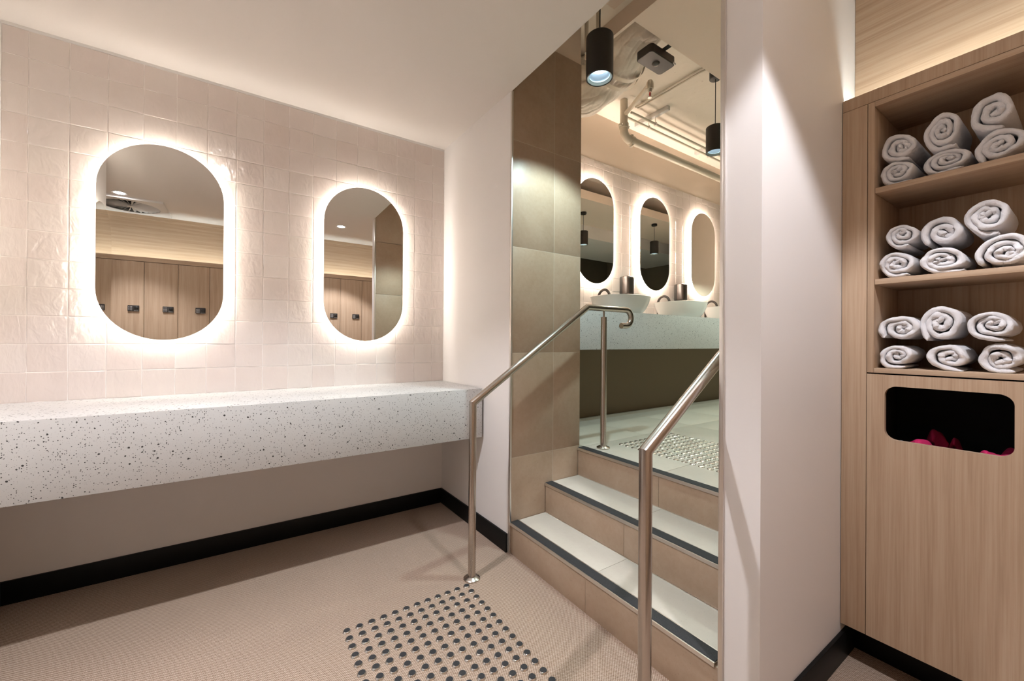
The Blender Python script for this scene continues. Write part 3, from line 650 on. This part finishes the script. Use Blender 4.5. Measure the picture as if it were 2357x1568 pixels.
# insulated duct: a curved bulging tube with gathered wrinkles
def duct():
    e = empty('flexible_duct', 'wrinkled foil insulated duct bending under the upper ceiling', 'duct', (1.1, -.6, 3.2)); o = e.location
    path = [Vector(p) for p in ((.98, -1.12, 3.335), (1.00, -.98, 3.32), (1.05, -.80, 3.30), (1.09, -.60, 3.275), (1.03, -.42, 3.26), (.92, -.31, 3.26), (.80, -.27, 3.26), (.70, -.26, 3.26))]
    pts = []
    for i in range(len(path)-1):
        p0, p1, p2, p3 = path[max(0, i-1)], path[i], path[i+1], path[min(len(path)-1, i+2)]
        for k in range(8):
            t = k/8; pts.append(.5*((2*p1)+(p2-p0)*t+(2*p0-5*p1+4*p2-p3)*t*t+(3*p1-p0-3*p2+p3)*t**3))
    pts.append(path[-1]); n = 160; vs = []; rnd = random.Random(3); ph = [rnd.uniform(0, 6) for _ in range(6)]
    for i, p in enumerate(pts):
        t = (pts[min(i+1, len(pts)-1)]-pts[max(i-1, 0)]).normalized(); u = t.cross(Vector((0, 0, 1))).normalized(); v = u.cross(t); q = i/len(pts)
        r = .130+.085*min(1, q*1.8)
        for j in range(n):
            a = 2*PI*j/n; gz = min(1, max(.25, (q-.25)*2.5)); wr = gz*(.012*abs(math.sin(6*a+ph[0]+5*q))-.034*(1-abs(math.sin(5*a+ph[0]+4*q+.6*math.sin(14*q))))**7-.022*(1-abs(math.sin(8*a+ph[1]-6*q+.8*math.sin(9*q))))**8)+.012*math.sin(24*q+2*a+ph[2])*math.sin(3*a+ph[3])+.004*math.sin(60*q+ph[4]+3*a)
            rr = r+wr*(1 if q > .1 else q*10)-.004; c_ = p+u*rr*math.cos(a)+v*rr*math.sin(a); c_.z = min(c_.z, ZT-.004); vs.append(c_-o)
    fs = [(i*n+j, i*n+(j+1) % n, (i+1)*n+(j+1) % n, (i+1)*n+j) for i in range(len(pts)-1) for j in range(n)]
    MB().add(vs, fs).build('insulation', M_FOIL, e, 1.3)
    for i in (17, 20):
        p = pts[i]; t = (pts[i+1]-pts[i-1]).normalized(); rings = []
        u = t.cross(Vector((0, 0, 1))).normalized(); v = u.cross(t); r = .130+.085*min(1, i/len(pts)*1.8)+.022
        for dt in (-.016, .016): rings.append([Vector((c_.x, c_.y, min(c_.z, ZT-.002)))-o for c_ in [p+t*dt+u*r*math.cos(2*PI*j/n)+v*r*math.sin(2*PI*j/n) for j in range(n)]])
        loft(rings, False).build('strap', M_PIPE, e, 1.3)
    p = pts[0]; t = (pts[1]-pts[0]).normalized(); MB().tube([p-o-t*.10, p-o+t*.02], .115, 40).build('collar', M_PIPE, e, .6)
duct()
# large painted pipe with grooved couplings
pp = empty('drain_pipe', 'cream painted pipe with an elbow running along the upper wall', 'pipe', (1.64, -.30, 3.066))
el = [(.075-.075*math.cos(a), 0, .075-.075*math.sin(a)) for a in [PI/2*i/10 for i in range(11)]]
MB().tube([(0, 0, ZT-3.066-.002), (0, 0, .10)], .034, 26).build('riser', M_PIPE, pp, .7); MB().tube([(0, 0, .10)]+el+[(.10, 0, 0)], .036, 26).build('elbow', M_PIPE, pp, .9)
MB().tube([(.10, 0, 0), (3.30, 0, 0)], .034, 26).build('run', M_PIPE, pp, .7)
for (c, ax) in (((0, 0, .105), 'z'), ((.105, 0, 0), 'x')):
    g = MB(); d_ = Vector((0, 0, 1)) if ax == 'z' else Vector((1, 0, 0)); c = Vector(c)
    g.tube([c-d_*.024, c-d_*.020, c+d_*.020, c+d_*.024], [.036, .043, .043, .036], 28); cpl = g.build('coupling', M_PIPE, pp, .6)
    side = Vector((.046, 0, 0)) if ax == 'z' else Vector((0, 0, .046))
    for s_ in (1, -1):
        q = c+side*s_; MB().box(q.x-.010, q.x+.010, q.y-.016, q.y+.016, q.z-.010, q.z+.010).build('lug', M_PIPE, cpl, bevel=.003)
        MB().tube([q+Vector((0, -.026, 0)), q+Vector((0, .022, 0))], .005, 8).build('bolt', M_ALU, cpl)
# conduits, sprinkler, cables
for (y, z, lb) in ((-.335, 3.30, 'thin cream conduit under the slab, nearer the steps'), (-.258, 3.30, 'thin cream conduit under the slab, nearer the tiled wall')):
    e = empty('conduit', lb, 'conduit', (1.70, y, z), 'ceiling conduits')
    MB().tube([(0, 0, 0), (3.24, 0, 0)], .011, 12).build('pipe', M_PIPE, e, .7)
    for x in (.35, 1.4, 2.5):
        MB().tube([(x, 0, .01), (x, 0, ZT-z)], .004, 8).build('hanger_rod', M_ALU, e, .7); MB().lathe([(.015, -.014), (.015, .014)], (x, 0, 0), 14).build('clip', M_ALU, e)
MB().box(1.93, 1.97, -.50, -.12, 3.372, 3.409).box(2.96, 3.0, -.50, -.12, 3.372, 3.409)
for x in (2.05, 3.10): tag(box('strut_channel', M_WHITEM, (x-.02, x+.02, -.48, -.10, 3.37, ZT-.0005), bevel=.003), 'short steel channel fixed under the slab, %s' % ('nearer the duct' if x < 3 else 'farther from the duct'), 'bracket')
sp_ = empty('fire_sprinkler', 'cream fire sprinkler head on a bent arm with red bulb', 'sprinkler', (1.385, -.775, 3.20))
MB().tube([(.232, .43, .062), (.17, .31, .05), (.03, .05, .02), (0, 0, .015), (0, 0, -.02)], .019, 18).build('arm', M_PIPE, sp_, .8)
MB().lathe([(.026, -.03), (.029, -.015), (.027, .02), (.018, .036)], n=22).build('elbow', M_PIPE, sp_, .8)
MB().lathe([(.014, -.055), (.016, -.045), (.018, -.03)], n=18).build('socket', M_ALU, sp_, .8)
MB().lathe([(.005, -.085), (.006, -.07), (.005, -.055)], n=12).build('bulb', M_RED, sp_, .8)
MB().tube([(.013, 0, -.05), (.015, 0, -.075), (.004, 0, -.095)], .0025, 8).tube([(-.013, 0, -.05), (-.015, 0, -.075), (-.004, 0, -.095)], .0025, 8).lathe([(.016, -.098), (.016, -.095)], n=18).build('deflector', M_ALU, sp_, .8)
for (dx, lb) in ((0, 'pale electric cable clipped under the slab beside the sprinkler'), (.035, 'pale electric cable clipped under the slab, nearer the hanging lamp')):
    tag(MB().tube([(1.80+dx, -.30, ZT-.012), (1.795+dx, -.60, ZT-.018), (1.805+dx, -.91, ZT-.012), (1.805+dx, -1.0, ZT-.02)], .007, 8).build('cable', M_PIPE, smooth=.9), lb, 'cable', 'slab cables')
for (x, y) in ((.534, -.95), (.634, -.95)):
    tag(MB().tube([(x, y, 3.0), (x, y, ZT)], .012, 10).build('hanger_rod', M_PIPE, smooth=.9), 'short painted hanger rod above the steps, %s the beige fascia' % ('nearer' if x > .6 else 'farther from'), 'rod')
